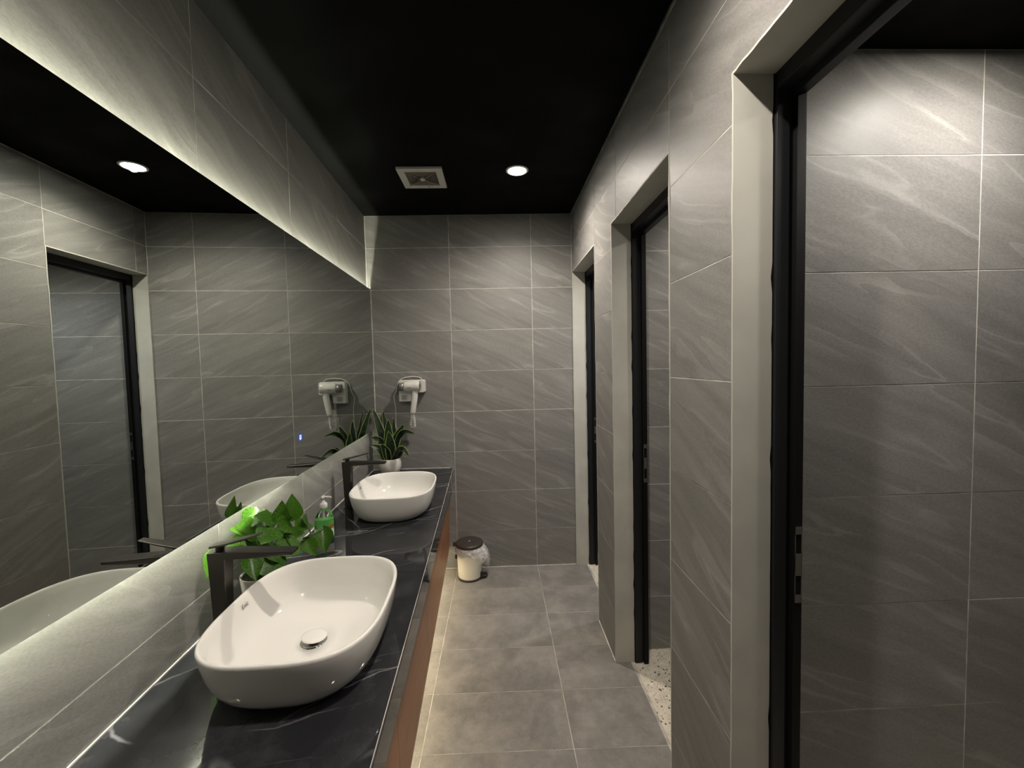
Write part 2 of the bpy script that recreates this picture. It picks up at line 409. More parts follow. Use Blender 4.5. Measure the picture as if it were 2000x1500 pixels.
# right wall with three door openings; frame x right = towards the camera
fr = Matrix.Translation((XR+.003, P3, 0)) @ Matrix.Rotation(AR-math.pi/2, 4, 'Z')
def ry(y): return P3 - y
opens = [(ry(3.079), ry(P3), -1, LINT), (ry(P2A), ry(P2B), -1, LINT), (ry(P1), ry(P0), -1, LINT)]
XE = ry(YEND)
b = MB()
for y0, y1 in ((P3, P2A), (P2B, P1), (P0, YEND)): b.box(ry(y0), ry(y1), GD, .135, -.02, LINT)
b.box(ry(3.088), XE, GD, .135, LINT, ZC+.03)
wr = wall('wall_right', 'grey slate tiled wall with the three stall doorways', b, mw=fr)
zr = [0.0] + [2.403-.3065*k for k in range(7, -1, -1)] + [ZC]
tile_wall(wr, Matrix.Identity(4), [ry(3.086), ry(2.984), ry(P3), ry(1.956), ry(P2B), ry(.752), ry(.311), ry(-.29), ry(-.89), XE], zr, opens)
# plaster reveals with a slightly ragged outer edge
def reveal(kind, q, z0=0.0, z1=LINT, x0=0, x1=0, sgn=1):
    n = 46; b = MB(); vs = []
    for i in range(n+1):
        t = i/n
        rag = -.0012 - .0022*max(0, noise.noise(Vector((q*3.1, t*22, 1.7)))*1.6) - .0008*noise.noise(Vector((q*5, t*70, 3)))
        if kind == 'side':
            z = z0+(z1-z0)*t; pr = .0035*sgn
            vs += [(q+pr, rag, z), (q+pr, .104, z), (q-.002*sgn, .104, z), (q-.002*sgn, rag, z)]
        else:
            x = x0+(x1-x0)*t
            vs += [(x, rag, q-.0035), (x, .104, q-.0035), (x, .104, q+.002), (x, rag, q+.002)]
    fs = []
    for i in range(n):
        for j in range(4):
            a, c = i*4+j, i*4+(j+1) % 4; fs.append((a, c, c+4, a+4))
    fs += [(0, 1, 2, 3), (n*4, n*4+1, n*4+2, n*4+3)]
    return b.add(vs, fs)
for x0, x1, _, zt in opens:
    reveal('side', x0, sgn=1).build('plaster_reveal', M['plaster'], wr)
    reveal('side', x1, sgn=-1).build('plaster_reveal', M['plaster'], wr)
    reveal('head', zt, x0=x0, x1=x1).build('plaster_soffit', M['plaster'], wr)

# wall behind the camera
wf = wall('wall_front', 'grey tiled wall closing the corridor behind the viewer', MB().box(-1.0, .75, YEND-.1, YEND, -.02, ZC+.03), M['grout'])
tile_wall(wf, Matrix.Translation((.6, YEND, 0)) @ Matrix.Rotation(math.pi, 4, 'Z') @ T(0, -.001, 0), [0, .3, .9, 1.5], [0.0]+ZROW+[ZC])

# floors
fo = MB().box(-1.15, .66, YEND-.05, 3.2, -.08, -GD).build('floor', M['fgrout']); tag(fo, 'taupe concrete look tiled corridor floor', 'floor', kind='structure')
AF = -0.0149
rows = [3.0875, 2.7853, 2.4833, 2.1809, 1.8787, 1.5765] + [1.5765-.302*k for k in range(1, 10)]
cols = [-1.0, -.9419, -.3389, .268, .648]
for i in range(len(cols)-1):
    for k in range(len(rows)-1):
        xa_, xb_ = cols[i]+.0016, cols[i+1]-.0016; yb_, ya_ = rows[k]-.0016, rows[k+1]+.0016
        cx, cy = (xa_+xb_)/2, (ya_+yb_)/2
        sh = lambda x, edge: 0 if edge else x*math.tan(AF)
        top = (k == 0)
        vs = [(xa_-cx, ya_-cy+sh(xa_, 0), 0), (xb_-cx, ya_-cy+sh(xb_, 0), 0), (xb_-cx, yb_-cy+(xb_*AB if top else sh(xb_, 0)), 0), (xa_-cx, yb_-cy+(xa_*AB if top else sh(xa_, 0)), 0)]
        vs = vs+[(a, c, -.008) for a, c, _ in vs]
        MB().add(vs, [(0,1,2,3),(7,6,5,4),(0,4,5,1),(1,5,6,2),(2,6,7,3),(3,7,4,0)]).build('tile', M['ftile'], fo, T(cx, cy, R.uniform(-.0003, .0003)))
fs_ = MB().box(.6485, XSB+.05, YEND, 3.3, -.08, -.002).build('floor_stalls', M['terrazzo']); tag(fs_, 'cream terrazzo floor with dark chips inside the stalls', 'floor', kind='structure')

# ceilings
ce = MB().box(-1.2, .56, YEND-.1, 3.2, ZC, ZC+.1).build('ceiling', M['black']); tag(ce, 'matt black painted corridor ceiling', 'ceiling', kind='structure')
cs = MB().box(.7, XSB+.05, YEND, 3.3, ZST, ZST+.1).build('ceiling_stalls', M['black']); tag(cs, 'lower matt black ceiling over the stalls', 'ceiling', kind='structure')

# stall partitions (tiled on the sides that show)
def partition(name, label, y0, y1, rows_, vx, face_both=True):
    o = wall(name, label, MB().box(.704, XSB, y0+GD, y1-GD, -.02, ZST))
    tile_wall(o, T(0, y0, 0), vx, rows_)
    if face_both:
        tile_wall(o, Matrix.Translation((2.62, y1, 0)) @ Matrix.Rotation(math.pi, 4, 'Z'), [2.62-q for q in reversed(vx)], rows_)
    return o
r1 = [0.0] + [2.067-.304*k for k in range(6, -1, -1)] + [ZST]
r2 = [0.0] + ZROW[:-1] + [ZST]
partition('wall_stall_1', 'grey tiled partition seen through the nearest doorway', 1.085, 1.20, r1, [.705, 1.303, 1.905, XSB])
partition('wall_stall_2', 'grey tiled partition seen through the middle doorway', 2.118, 2.22, r2, [.705, 1.303, 1.905, XSB])
partition('wall_stall_3', 'grey tiled end wall inside the farthest stall', 3.165, 3.28, r2, [.705, 1.303, 1.905, XSB], False)
ob = wall('wall_stall_back', 'grey tiled rear wall of the stalls', MB().box(XSB+.0005, XSB+.1, YEND, 3.3, -.02, ZST))
tile_wall(ob, Matrix.Translation((XSB, 3.16, 0)) @ Matrix.Rotation(-math.pi/2, 4, 'Z') @ T(0, -.0015, 0), [0, .3, .9, 1.02, 1.96, 2.04, 2.6, 3.2, 3.8, 4.4], r2)
of = wall('wall_stall_front', 'grey tiled partition beside the nearest stall', MB().box(.704, XSB, -.12, -.0018, -.02, ZST))
tile_wall(of, Matrix.Translation((2.62, 0, 0)) @ Matrix.Rotation(math.pi, 4, 'Z'), [2.62-XSB, .715, 1.317, 1.915], r2)

# pale silicone lines in the corners
MB().box(MX-.001, MX+.0035, -.003, 0, MB_, MT_).build('silicone_line', M['grout'], wb)
MB().box(.0, .0035, -.003, 0, MT_+.002, ZC-.001).build('silicone_line', M['grout'], wb)
MB().box(1.5055, 1.5085, -.003, 0, LINT, ZC-.001).build('silicone_line', M['grout'], wb)
MB().box(.36, 1.503, -.004, 0, .0002, .004).build('silicone_line', M['grout'], wb)
MB().box(ry(P3)+.003, ry(P2A)-.003, -.004, 0, .0002, .004).build('silicone_line', M['grout'], wr)
MB().box(ry(P2B)+.003, ry(P1)-.003, -.004, 0, .0002, .004).build('silicone_line', M['grout'], wr)

# ------------------------------------------------------------------ door frames
def door_frame(name, label, y0, y1):
    """black aluminium frame in the opening y0 (far) .. y1 (near)"""
    e = empty(name, fr @ T(ry(y0), 0, 0)); tag(e, label, 'door frame', kind='structure')
    W_ = y0-y1
    def post(x, s):
        b = MB()
        b.box(x+.004*s, x+.014*s, .098, .129, 0, LINT-.004)
        b.box(x+.004*s, x+.009*s, .129, .140, 0, LINT-.004)
        p = b.build('frame_post', M['frame'], e, bevel=.0012)
        MB().box(x+.004*s, x+.024*s, .140, .162, 0, LINT-.004).build('door_stop', M['caulk'], e, bevel=.001)
        n = 60; vs = []
        for i in range(n+1):
            t = i/n; rag = .0955-.004*max(0, noise.noise(Vector((x*7+y0, t*30, 5)))*1.5)
            z = t*LINT
            vs += [(x+.0036*s, rag, z), (x+.0052*s, rag, z), (x+.0052*s, .1, z), (x+.0036*s, .1, z)]
        fs = [(i*4+j, i*4+(j+1) % 4, i*4+4+(j+1) % 4, i*4+4+j) for i in range(n) for j in range(4)]
        MB().add(vs, fs).build('caulk_bead', M['caulk'], e)
        return p
    p = post(0, 1); post(W_, -1)
    b = MB(); zt = LINT-.004
    b.box(.0045, W_-.0045, .098, .136, zt-.040, zt-.0002); b.box(.0045, W_-.0045, .136, .162, zt-.055, zt-.0002)
    b.build('frame_head', M['frame'], e, bevel=.0012)
    # strike plate on the far post
    sp = MB()
    for z0, z1 in ((.937, .957), (1.005, 1.060), (1.108, 1.127)): sp.box(.0245, .0262, .142, .160, z0, z1)
    sp.box(.0245, .0262, .142, .144, .937, 1.127); sp.box(.0245, .0262, .158, .160, .937, 1.127)
    s_ = sp.build('strike_plate', M['steel'], e); tag(s_, 'steel strike plate with two dark slots')
    return e
door_frame('door_1', 'black aluminium frame of the nearest doorway, strike plate halfway up', P1, P0)
door_frame('door_2', 'black aluminium frame of the middle doorway between two tiled pillars', P2A, P2B)
door_frame('door_3', 'black aluminium frame of the farthest doorway beside the end wall', 3.0785, P3)

# ------------------------------------------------------------------ downlights
def downlight(x, y, z, label, watts, colr, group, size=156, blend=.9):
    e = empty('recessed_downlight', T(x, y, z)); tag(e, label, 'ceiling light', group)
    MB().rings([[(r*math.cos(2*math.pi*j/40), r*math.sin(2*math.pi*j/40), zz) for j in range(40)] for r, zz in
                ((.050, -.0005), (.052, -.005), (.060, -.0045), (.064, -.0015), (.064, -.0001), (.050, -.0001))], False, False).build('trim_ring', M['white_plastic'], e, smooth=True)
    MB().lathe([(.0495, -.0035), (.0495, -.0006)], 40).build('diffuser', M['lamp'], e)
    ld = bpy.data.lights.new('downlight_lamp', 'SPOT'); ld.energy = watts; ld.color = colr; ld.spot_size = math.radians(size); ld.spot_blend = blend; ld.shadow_soft_size = .022
    lo = bpy.data.objects.new('downlight_lamp', ld); link(lo, e, T(0, 0, -.006))
    return e
gdl = 'recessed downlights'
downlight(.138, 2.403, ZC, 'glowing round downlight in the black corridor ceiling beside the fan', DOWN_W, DOWN_COL, gdl, 158, .9)
downlight(.138, .74, ZC, 'round corridor downlight overhead level with the near basin', DOWN_W, DOWN_COL, gdl, 158, .9)
downlight(1.2, .83, ZST, 'round downlight inside the nearest stall', STALL_W, STALL_COL, gdl)
downlight(1.2, 1.80, ZST, 'round downlight inside the middle stall', STALL_W*.6, STALL_COL, gdl)
downlight(1.2, 2.62, ZST, 'round downlight inside the farthest stall', STALL_W*1.5, (.95, .95, 1.0), gdl)

# ------------------------------------------------------------------ extractor fan
e = empty('extractor_fan', T(-.408, 2.472, ZC)); tag(e, 'square white extractor fan grille in the black ceiling', 'fan')
b = MB(); H, h = .126, .088
for q in (((-H, H), (-H, -h)), ((-H, H), (h, H)), ((-H, -h), (-h, h)), ((h, H), (-h, h))): b.box(q[0][0], q[0][1], q[1][0], q[1][1], -.014, -.0002)
b.build('bezel', M['fan'], e, bevel=.002)
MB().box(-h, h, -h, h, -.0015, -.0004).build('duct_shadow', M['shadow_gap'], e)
b = MB()
for k in range(8):
    a = .085-.0088*k; tt = .0016
    z0, z1 = -.0135+.0004*k, -.004
    b.box(-a, a, -a-tt, -a+tt, z0, z1); b.box(-a, a, a-tt, a+tt, z0, z1); b.box(-a-tt, -a+tt, -a, a, z0, z1); b.box(a-tt, a+tt, -a, a, z0, z1)
g_ = b.build('louvres', M['fan_in'], e); tag(g_, 'brown louvre rings')  # louvres use a darker, browner plastic than the bezel
b = MB()
for sx in (-1, 1):
    for sy in (-1, 1):
        b.tube([(sx*t*.087, sy*t*.087, -.017+.004*t*t) for t in (0.05, .3, .6, .85, 1)], .0035, 6)
b.build('diagonal_rib', M['fan_in'], e, smooth=True)
MB().lathe([(.0, -.021), (.012, -.0205), (.016, -.018), (.016, -.006)], 20, cap0=False).build('hub', M['fan'], e, smooth=True)
tx = MB(); tx.box(.012, .03, .098, .106, -.0143, -.0139); tx.box(.034, .040, .096, .102, -.0143, -.0139); tx.box(.042, .047, .101, .106, -.0143, -.0139)
tx.build('printed_mark', M['ink'], e)

# ------------------------------------------------------------------ mirror with back-lighting
ML = 2.95
e = empty('wall_mirror', LF @ T(0, 0, MB_)); tag(e, 'long frameless backlit mirror above the vanity', 'mirror')
HM = MT_-MB_
MB().box(MX-.005, MX, -ML, -.0025, 0, HM).build('mirror_glass', M['mirror'], e)
S_IN = .06
MB().box(.0005, MX-.0055, -ML+S_IN, -.03, S_IN, HM-S_IN).build('back_frame', M['alu'], e)
MB().box(.0115, .0165, -ML+S_IN, -.012, HM-S_IN+.0005, HM-S_IN+.003).build('led_strip', M['led'], e)
MB().box(.0115, .0165, -ML+S_IN, -1.38, S_IN-.003, S_IN-.0005).build('led_strip', M['led'], e)
MB().box(.0115, .0165, -1.36, -.14, S_IN-.003, S_IN-.0005).build('led_strip', M['led_dim'], e)
# touch display in the glass: blue pad with a white figure
tb = MB().box(MX+.0001, MX+.0005, -1.291, -1.253, 1.226-MB_, 1.257-MB_).build('touch_display', M['gauge'], e); tag(tb, 'small blue lit touch display')
d = MB()
for (y0, y1, z0, z1) in ((-1.281, -1.264, .0265, .0295), (-1.281, -1.264, .0205, .0225), (-1.283, -1.262, .0125, .0165), (-1.281, -1.277, .0165, .029), (-1.268, -1.264, .0165, .029), (-1.277, -1.268, .0085, .0125)):
    d.box(MX+.0005, MX+.0008, y0, y1, z0+1.222-MB_, z1+1.222-MB_)
d.build('figure', M['digit'], tb)

# ------------------------------------------------------------------ vanity cabinet and counter
VL = 3.02; CW = .5905
ct = empty('vanity_counter', LF @ T(0, 0, CT)); tag(ct, 'long black marble counter with white veins', 'counter')
ys = [-.0022, -.79, -1.59, -2.39, -VL]
for i in range(4):
    y1, y0 = ys[i]-(.0006 if i else 0), ys[i+1]+.0006
    sbox(.0012, CW-.0008, y0, y1, -.015, 0, i == 0).build('stone_slab', M['marble'], ct, bevel=.0006)
    sbox(CW-.015, CW, y0, y1, -.106, -.0155, i == 0).build('stone_apron', M['marble'], ct, bevel=.0006)
sbox(CW-.0008, CW+.0004, -VL, -.0022, -.0012, .0, True).build('edge_trim', M['grout'], ct)
MB().box(-VL, -.002, -.0035, .0, CT+.0001, CT+.0038).build('caulk_line', M['grout'], wl)
MB().box(.004, .572, -.0035, .0, CT+.0001, CT+.0034).build('caulk_line', M['grout'], wb)
CBX = .5475; CBZ = .175
cab = empty('vanity_cabinet', LF @ T(0, 0, CBZ)); tag(cab, 'wall hung brown wood vanity cabinet under the black counter', 'cabinet')
sbox(.002, CBX-.018, -VL+.01, -.004, 0.0, CT-CBZ-.016, True).build('carcass', M['shadow_gap'], cab)
yd = [-.005, -.64, -1.28, -1.923, -2.56, -VL+.012]
for i in range(5):
    sbox(CBX-.018, CBX, yd[i+1]+.0012, yd[i]-.0012, .001, .470, i == 0).build('cabinet_door', M['wood'], cab, bevel=.0008)
MB().box(CBX-.10, CBX-.085, -VL+.05, -.03, -.008, -.0005).build('led_strip', M['kick'], cab)
MB().box(CBX-.078, CBX-.072, -VL+.05, -.03, -.004, -.0005).build('led_channel', M['alu'], cab)

# ------------------------------------------------------------------ basins
LOGO_Y = .035
def basin(y, label, logo=True):
    e = empty('vessel_basin', LF @ T(.342, y, CT)); tag(e, label, 'basin', 'white vessel basins on the counter')
    prof = [(.150, .185, .0, 2.7), (.168, .203, .0015, 2.8), (.182, .217, .010, 2.9), (.195, .230, .026, 3.0), (.206, .241, .050, 3.1), (.2135, .2485, .080, 3.2), (.2185, .2535, .110, 3.25),
            (.2205, .2555, .128, 3.3), (.2205, .2555, .1335, 3.3), (.2185, .2535, .1362, 3.3), (.2155, .2505, .1368, 3.3), (.2125, .2475, .1355, 3.25), (.2100, .2450, .131, 3.2),
            (.2055, .2405, .112, 3.15), (.199, .234, .085, 3.1), (.189, .224, .058, 3.0), (.176, .211, .039, 2.9), (.155, .190, .027, 2.7), (.120, .150, .0215, 2.5), (.07, .085, .0185, 2.2), (.036, .036, .017, 2.0), (.030, .030, .010, 2.0)]
    MB().rings([sell(a-.008, b_, z, n-.15, 72) for a, b_, z, n in prof], True, True).build('bowl', M['ceramic'], e, smooth=True)
    MB().lathe([(.0355, .0174), (.0345, .0192), (.031, .0196), (.029, .0185), (.0285, .012)], 36, cap0=False, cap1=False).build('drain_flange', M['chrome'], e, smooth=True)
    MB().lathe([(.012, .012), (.012, .030)], 20).build('drain_stem', M['dark_plastic'], e, smooth=True)
    MB().lathe([(.004, .0285), (.030, .0295), (.0325, .0305), (.0325, .032), (.029, .0338), (.015, .0348), (.0005, .0351)], 36).build('drain_cap', M['ceramic'], e, T(0, 0, 0) @ Matrix.Rotation(math.radians(5), 4, 'Y'), smooth=True)
    if logo:
        cu = bpy.data.curves.new('logo', 'FONT'); cu.body = 'Enic'; cu.size = .0185; cu.extrude = .0001; cu.align_x = 'CENTER'
        tmp = bpy.data.objects.new('logo_tmp', cu); COL.objects.link(tmp)
        bpy.context.view_layer.update()
        me = bpy.data.meshes.new_from_object(tmp.evaluated_get(bpy.context.evaluated_depsgraph_get()))
        bpy.data.objects.remove(tmp)
        me.materials.clear(); me.materials.append(M['ink'])
        o = bpy.data.objects.new('logo', me); tag(o, 'small grey printed brand lettering')
        # inner wall on the faucet side: text x runs along +y (away), text up leans towards the wall
        ang = math.atan2(.0065, .027)
        ex = Vector((0, 1, 0)); ey = Vector((-math.sin(ang), 0, math.cos(ang))); ez = ex.cross(ey)
        mm = Matrix((ex, ey, ez)).transposed().to_4x4(); mm.translation = (-.1945, LOGO_Y, .1045)
        mm = Matrix.Translation(ez*.0012) @ mm
        link(o, e, mm)
    return e
basin(-1.983, 'large white vessel basin in the foreground with pop-up drain')
basin(-.876, 'white vessel basin at the far end of the counter')

# ------------------------------------------------------------------ faucets
def faucet(x, y, h, label):
    e = empty('tall_faucet', LF @ T(x, y, CT)); tag(e, label, 'faucet', 'tall gunmetal faucets')
    b = MB(); rr = []
    for z, wx, wy in ((.003, .017, .017), (.06, .0185, .018), (.16, .021, .020), (h-.012, .0235, .022)):
        rr.append([(-wx, -wy, z), (wx, -wy, z), (wx, wy, z), (-wx, wy, z)])
    b.rings(rr).build('column', M['gun'], e, bevel=.003)
    MB().lathe([(.026, .0), (.026, .004), (.022, .005)], 28).build('base_plate', M['gun'], e, smooth=False)
    b = MB(); rr = []
    for t, z0, z1, wy in ((-.0235, h-.022, h, .022), (.03, h-.021, h, .022), (.12, h-.020, h-.005, .022), (.205, h-.018, h-.009, .021)):
        rr.append([(t, -wy, z0), (t, wy, z0), (t, wy, z1), (t, -wy, z1)])
    b.rings(rr).build('spout', M['gun'], e, bevel=.002)
    MB().lathe([(.011, h-.001), (.011, h+.012)], 20).build('lever_neck', M['dark_plastic'], e, smooth=False)
    b = MB(); rr = []
    for t, z, wy, th in ((-.020, h+.010, .017, .006), (.02, h+.016, .018, .006), (.07, h+.028, .015, .0045), (.115, h+.040, .011, .003)):
        rr.append([(t, -wy, z), (t, wy, z), (t, wy, z+th), (t, -wy, z+th)])
    b.rings(rr).build('lever', M['gun'], e, bevel=.0015)
    return e
faucet(.074, -1.925, .262, 'tall gunmetal faucet beside the foreground basin, trailing plant behind it')
faucet(.080, -.835, .258, 'tall gunmetal faucet beside the far basin')

# ------------------------------------------------------------------ soap bottle
e = empty('soap_bottle', LF @ T(.098, -1.235, CT)); tag(e, 'clear hand soap pump bottle with green label near the leafy plant', 'soap bottle')
prof = [(.034, .0), (.039, .002), (.041, .010), (.042, .05), (.0415, .085), (.039, .103), (.033, .118), (.024, .129), (.0135, .135), (.0125, .142)]
MB().lathe(prof, 36, sx=1, sy=.72).build('bottle_body', M['bottle'], e, smooth=True)
MB().lathe([(max(r-.0022, .001), z+.002) for r, z in prof[:5]] + [(.038, .0905)], 36, sx=1, sy=.70).build('liquid_soap', M['soap'], e, smooth=True)
def label_patch(name, mat, a0, a1, zlo, zhi, off=.0006):
    n = 16; vs = []
    for i in range(n+1):
        a = math.radians(a0+(a1-a0)*i/n); r = .0424+off
        zl, zh = zlo(i/n) if callable(zlo) else zlo, zhi(i/n) if callable(zhi) else zhi
        vs += [(r*math.cos(a), r*.72*math.sin(a)-0, zl), (r*math.cos(a), r*.72*math.sin(a), zh)]
    return MB().add(vs, [(2*i, 2*i+2, 2*i+3, 2*i+1) for i in range(n)]).build(name, mat, e, smooth=True)
lb = label_patch('label', M['label_white'], -170, -10, .018, .060)
label_patch('label_green_band', M['label_green'], -170, -10, .050, lambda t: .084+.008*math.sin(t*3.1), .0009)
label_patch('label_red_band', M['label_red'], -62, -12, lambda t: .052+.008*t, lambda t: .058+.016*t, .0013)
label_patch('label_leaf_mark', M['label_leaf'], -100, -84, .052, .063, .0013)
label_patch('label_leaf_mark', M['label_leaf'], -138, -128, .054, .066, .0013)
MB().lathe([(.0155, .140), (.0162, .144), (.0160, .158), (.012, .164), (.006, .167), (.0055, .182)], 26).build('pump_collar', M['white_plastic'], e, smooth=True)
MB().lathe([(.004, .02), (.004, .141)], 10).build('dip_tube', M['white_plastic'], e, smooth=True)
b = MB(); b.lathe([(.0085, .180), (.010, .184), (.010, .190), (.008, .1935)], 20); b.tube([(-.004, -.001, .189), (.015, -.004, .1905), (.034, -.008, .190), (.039, -.009, .187)], [.0052, .0048, .004, .0032], 8)
b.build('pump_head', M['white_plastic'], e, smooth=True)

# ------------------------------------------------------------------ trailing pothos
POT = Vector((.080, -1.735))
e = empty('pothos_plant', LF @ T(POT.x, POT.y, CT)); tag(e, 'leafy green pothos in a small white pot behind the foreground basin', 'potted plant')
MB().lathe([(.038, 0), (.043, .003), (.052, .03), (.057, .065), (.060, .096), (.0605, .100), (.057, .100), (.0555, .094)], 40, cap1=False).build('pot', M['pot'], e, smooth=True)
MB().lathe([(.0565, .084), (.0565, .087), (.001, .090)], 30).build('soil', M['soil'], e)
def leaf_mesh(fold, droop, wid):
    nu = 12; vs = []; fs = []
    prof = [0, .44, .74, .92, 1.0, 1.0, .94, .84, .70, .54, .37, .19, 0.0]
    for i in range(nu+1):
        t = i/nu; wd = prof[i]*.5*wid
        back = .10*(1-min(1, t*4))
        for j, q in enumerate((-1, -.55, 0, .55, 1)):
            xx = t - back*abs(q)*.9
            zz = fold*wd*abs(q)**1.15 - droop*t*t + .02*math.sin(9*t+q*2)*abs(q)
            vs.append((xx, q*wd, zz))
    for i in range(nu):
        for j in range(4):
            a = i*5+j; fs.append((a, a+5, a+6, a+1))
    me = bpy.data.meshes.new('leaf'); me.from_pydata(vs, [], fs); me.shade_smooth(); me.materials.append(M['pothos']); return me
lm = [leaf_mesh(.25, .12, .80), leaf_mesh(.45, .22, .72), leaf_mesh(.12, .05, .86), leaf_mesh(.6, .1, .7)]
LEAVES = [((.050,-1.683,.960),(.015,-1.79,1.060)),((.035,-1.686,.970),(.014,-1.785,1.006)),((.05,-1.665,.979),(.02,-1.768,1.050)),((.025,-1.70,1.015),(.016,-1.620,1.060)),
 ((.03,-1.751,.985),(.014,-1.80,.945)),((.04,-1.594,.969),(.02,-1.651,1.038)),((.03,-1.66,.969),(.014,-1.712,1.009)),
 ((.09,-1.611,.992),(.10,-1.615,1.066)),((.09,-1.673,1.019),(.07,-1.722,1.061)),((.12,-1.58,.985),(.135,-1.615,1.088)),((.12,-1.72,1.010),(.13,-1.82,1.005)),
 ((.10,-1.59,.950),(.12,-1.671,1.018)),((.12,-1.685,1.001),(.13,-1.60,.985)),((.14,-1.60,.955),(.155,-1.50,.960)),((.15,-1.52,.93),(.16,-1.585,.995)),
 ((.19,-1.49,.918),(.215,-1.545,.845)),((.13,-1.655,.97),(.16,-1.60,.898)),((.095,-1.757,.948),(.165,-1.700,.898)),((.095,-1.770,.931),(.165,-1.755,.888)),
 ((.08,-1.79,.955),(.118,-1.835,.90)),((.032,-1.850,1.004),(.022,-1.905,.950)),((.10,-1.732,.969),(.13,-1.80,.985)),((.12,-1.69,.95),(.18,-1.656,.900)),
 ((.15,-1.562,.903),(.195,-1.575,.850)),((.06,-1.560,.949),(.085,-1.49,.886)),((.03,-1.607,.993),(.03,-1.515,.995)),((.04,-1.739,.984),(.030,-1.80,.951)),
 ((.06,-1.66,.98),(.035,-1.60,1.04)),((.11,-1.64,.93),(.17,-1.60,.945)),((.08,-1.62,.93),(.10,-1.53,.93)),((.03,-1.70,.95),(.018,-1.63,.985))]
for i, (p0, p1) in enumerate(LEAVES):
    p0 = Vector(p0); p1 = Vector(p1); d = p1-p0; L_ = max(.060, min(.098, d.length*1.1)); mid = (p0+p1)/2; d.normalize()
    facing = Vector((.55+R.uniform(-.25, .25), -.45+R.uniform(-.3, .3), .62))
    if i in (9, 15, 20, 7): facing = Vector((.35, -.9, .15))
    n = (facing - d*facing.dot(d)).normalized(); s_ = n.cross(d)
    base = mid-d*L_/2
    mm = Matrix((d*L_, s_*L_, n*L_)).transposed().to_4x4(); mm.translation = base - Vector((POT.x, POT.y, CT))
    need = 0
    for v_ in lm[i % 4].vertices:
        q_ = mm @ v_.co + Vector((POT.x, POT.y, CT)); lim = MX+.003 if q_.z > MB_-.004 else .004
        need = max(need, lim-q_.x)
    mm.translation.x += need; base.x += need
    lo = bpy.data.objects.new('leaf', lm[i % 4]); link(lo, e, mm)
    q = Vector((POT.x, POT.y, CT)); st = Vector((R.uniform(-.02, .02), R.uniform(-.02, .02), .086)); en = base-q+d*L_*.08
    c1 = st.lerp(en, .5)+Vector((0, 0, .02+.02*R.random()))
    MB().tube(catmull([st, c1, en], 5), .0016, 5).build('stem', M['stem'], e, smooth=True)

# ------------------------------------------------------------------ snake plant
PX, PY = .150, -.125
e = empty('snake_plant', LF @ T(PX, PY, CT)); tag(e, 'snake plant with yellow edged leaves in a round white pot', 'potted plant')
MB().lathe([(.048, 0), (.056, .004), (.071, .028), (.0775, .056), (.077, .082), (.070, .104), (.066, .112), (.0625, .112), (.062, .104)], 44, cap1=False).build('pot', M['pot'], e, smooth=True)
MB().lathe([(.0645, .098), (.0645, .101), (.001, .104)], 30).build('soil', M['soil'], e)
def blade(pts, wid, roll=0.0):
    P = catmull(pts, 6); n = len(P); vs = []; fs = []; uvs = []
    ref = Vector((.45, -.85, .15))
    for i, p in enumerate(P):
        t = i/(n-1); tan = (P[min(i+1, n-1)]-P[max(i-1, 0)]).normalized()
        nn = (ref-tan*ref.dot(tan)).normalized(); nn = Matrix.Rotation(roll, 3, tan) @ nn; sd = tan.cross(nn)
        wd = wid*(.55+.45*math.sin(min(1, t*1.9)*math.pi/2)) * (1-max(0, (t-.45)/.55)**1.7)*.5+.0004
        for q in (-1, -.8, -.4, 0, .4, .8, 1):
            vs.append(p+sd*q*wd+nn*(.35*wd*(q*q))); uvs.append((q*.5+.5, t))
    for i in range(n-1):
        for j in range(6): fs.append((i*7+j, i*7+j+1, i*7+j+8, i*7+j+7))
    me = bpy.data.meshes.new('blade_leaf'); me.from_pydata([tuple(v) for v in vs], [], fs); me.shade_smooth(); me.materials.append(M['blade'])
    ul = me.uv_layers.new(name='UVMap')
    for lp in me.loops: ul.data[lp.index].uv = uvs[lp.vertex_index]
    o = bpy.data.objects.new('blade_leaf', me); link(o, e)
    sm = o.modifiers.new('thickness', 'SOLIDIFY'); sm.thickness = .0018
Z0 = .10
BL = [([(-.02,.01,Z0),(-.055,.015,.27),(-.119,.03,.478)], .062, 0), ([(-.005,.03,Z0),(-.03,.045,.30),(-.055,.055,.455)], .046, .3), ([(0,-.01,Z0),(-.005,-.015,.25),(.0,-.02,.395)], .074, .1),
      ([(.015,.0,Z0),(.045,-.005,.24),(.105,.01,.355)], .066, -.2), ([(.02,.005,Z0),(.06,-.01,.25),(.11,-.03,.305),(.188,-.045,.290)], .046, .2), ([(-.02,-.02,Z0),(-.055,-.045,.185),(-.118,-.06,.222)], .060, .2),
      ([(-.015,0,Z0),(-.06,-.01,.235),(-.120,-.005,.268)], .052, -.2), ([(.025,-.015,Z0),(.065,-.03,.15),(.115,-.05,.215)], .056, .1), ([(.005,-.025,Z0),(.012,-.045,.20),(.008,-.055,.315)], .078, 0),
      ([(.01,.025,Z0),(.02,.04,.26),(.02,.05,.40)], .050, .5), ([(.02,-.03,Z0),(.07,-.08,.18),(.12,-.13,.20),(.17,-.19,.16)], .042, .4), ([(-.005,-.03,Z0),(-.015,-.06,.17),(-.035,-.10,.235)], .060, -.1)]
for p_, w_, r_ in BL: blade(p_, w_, r_)

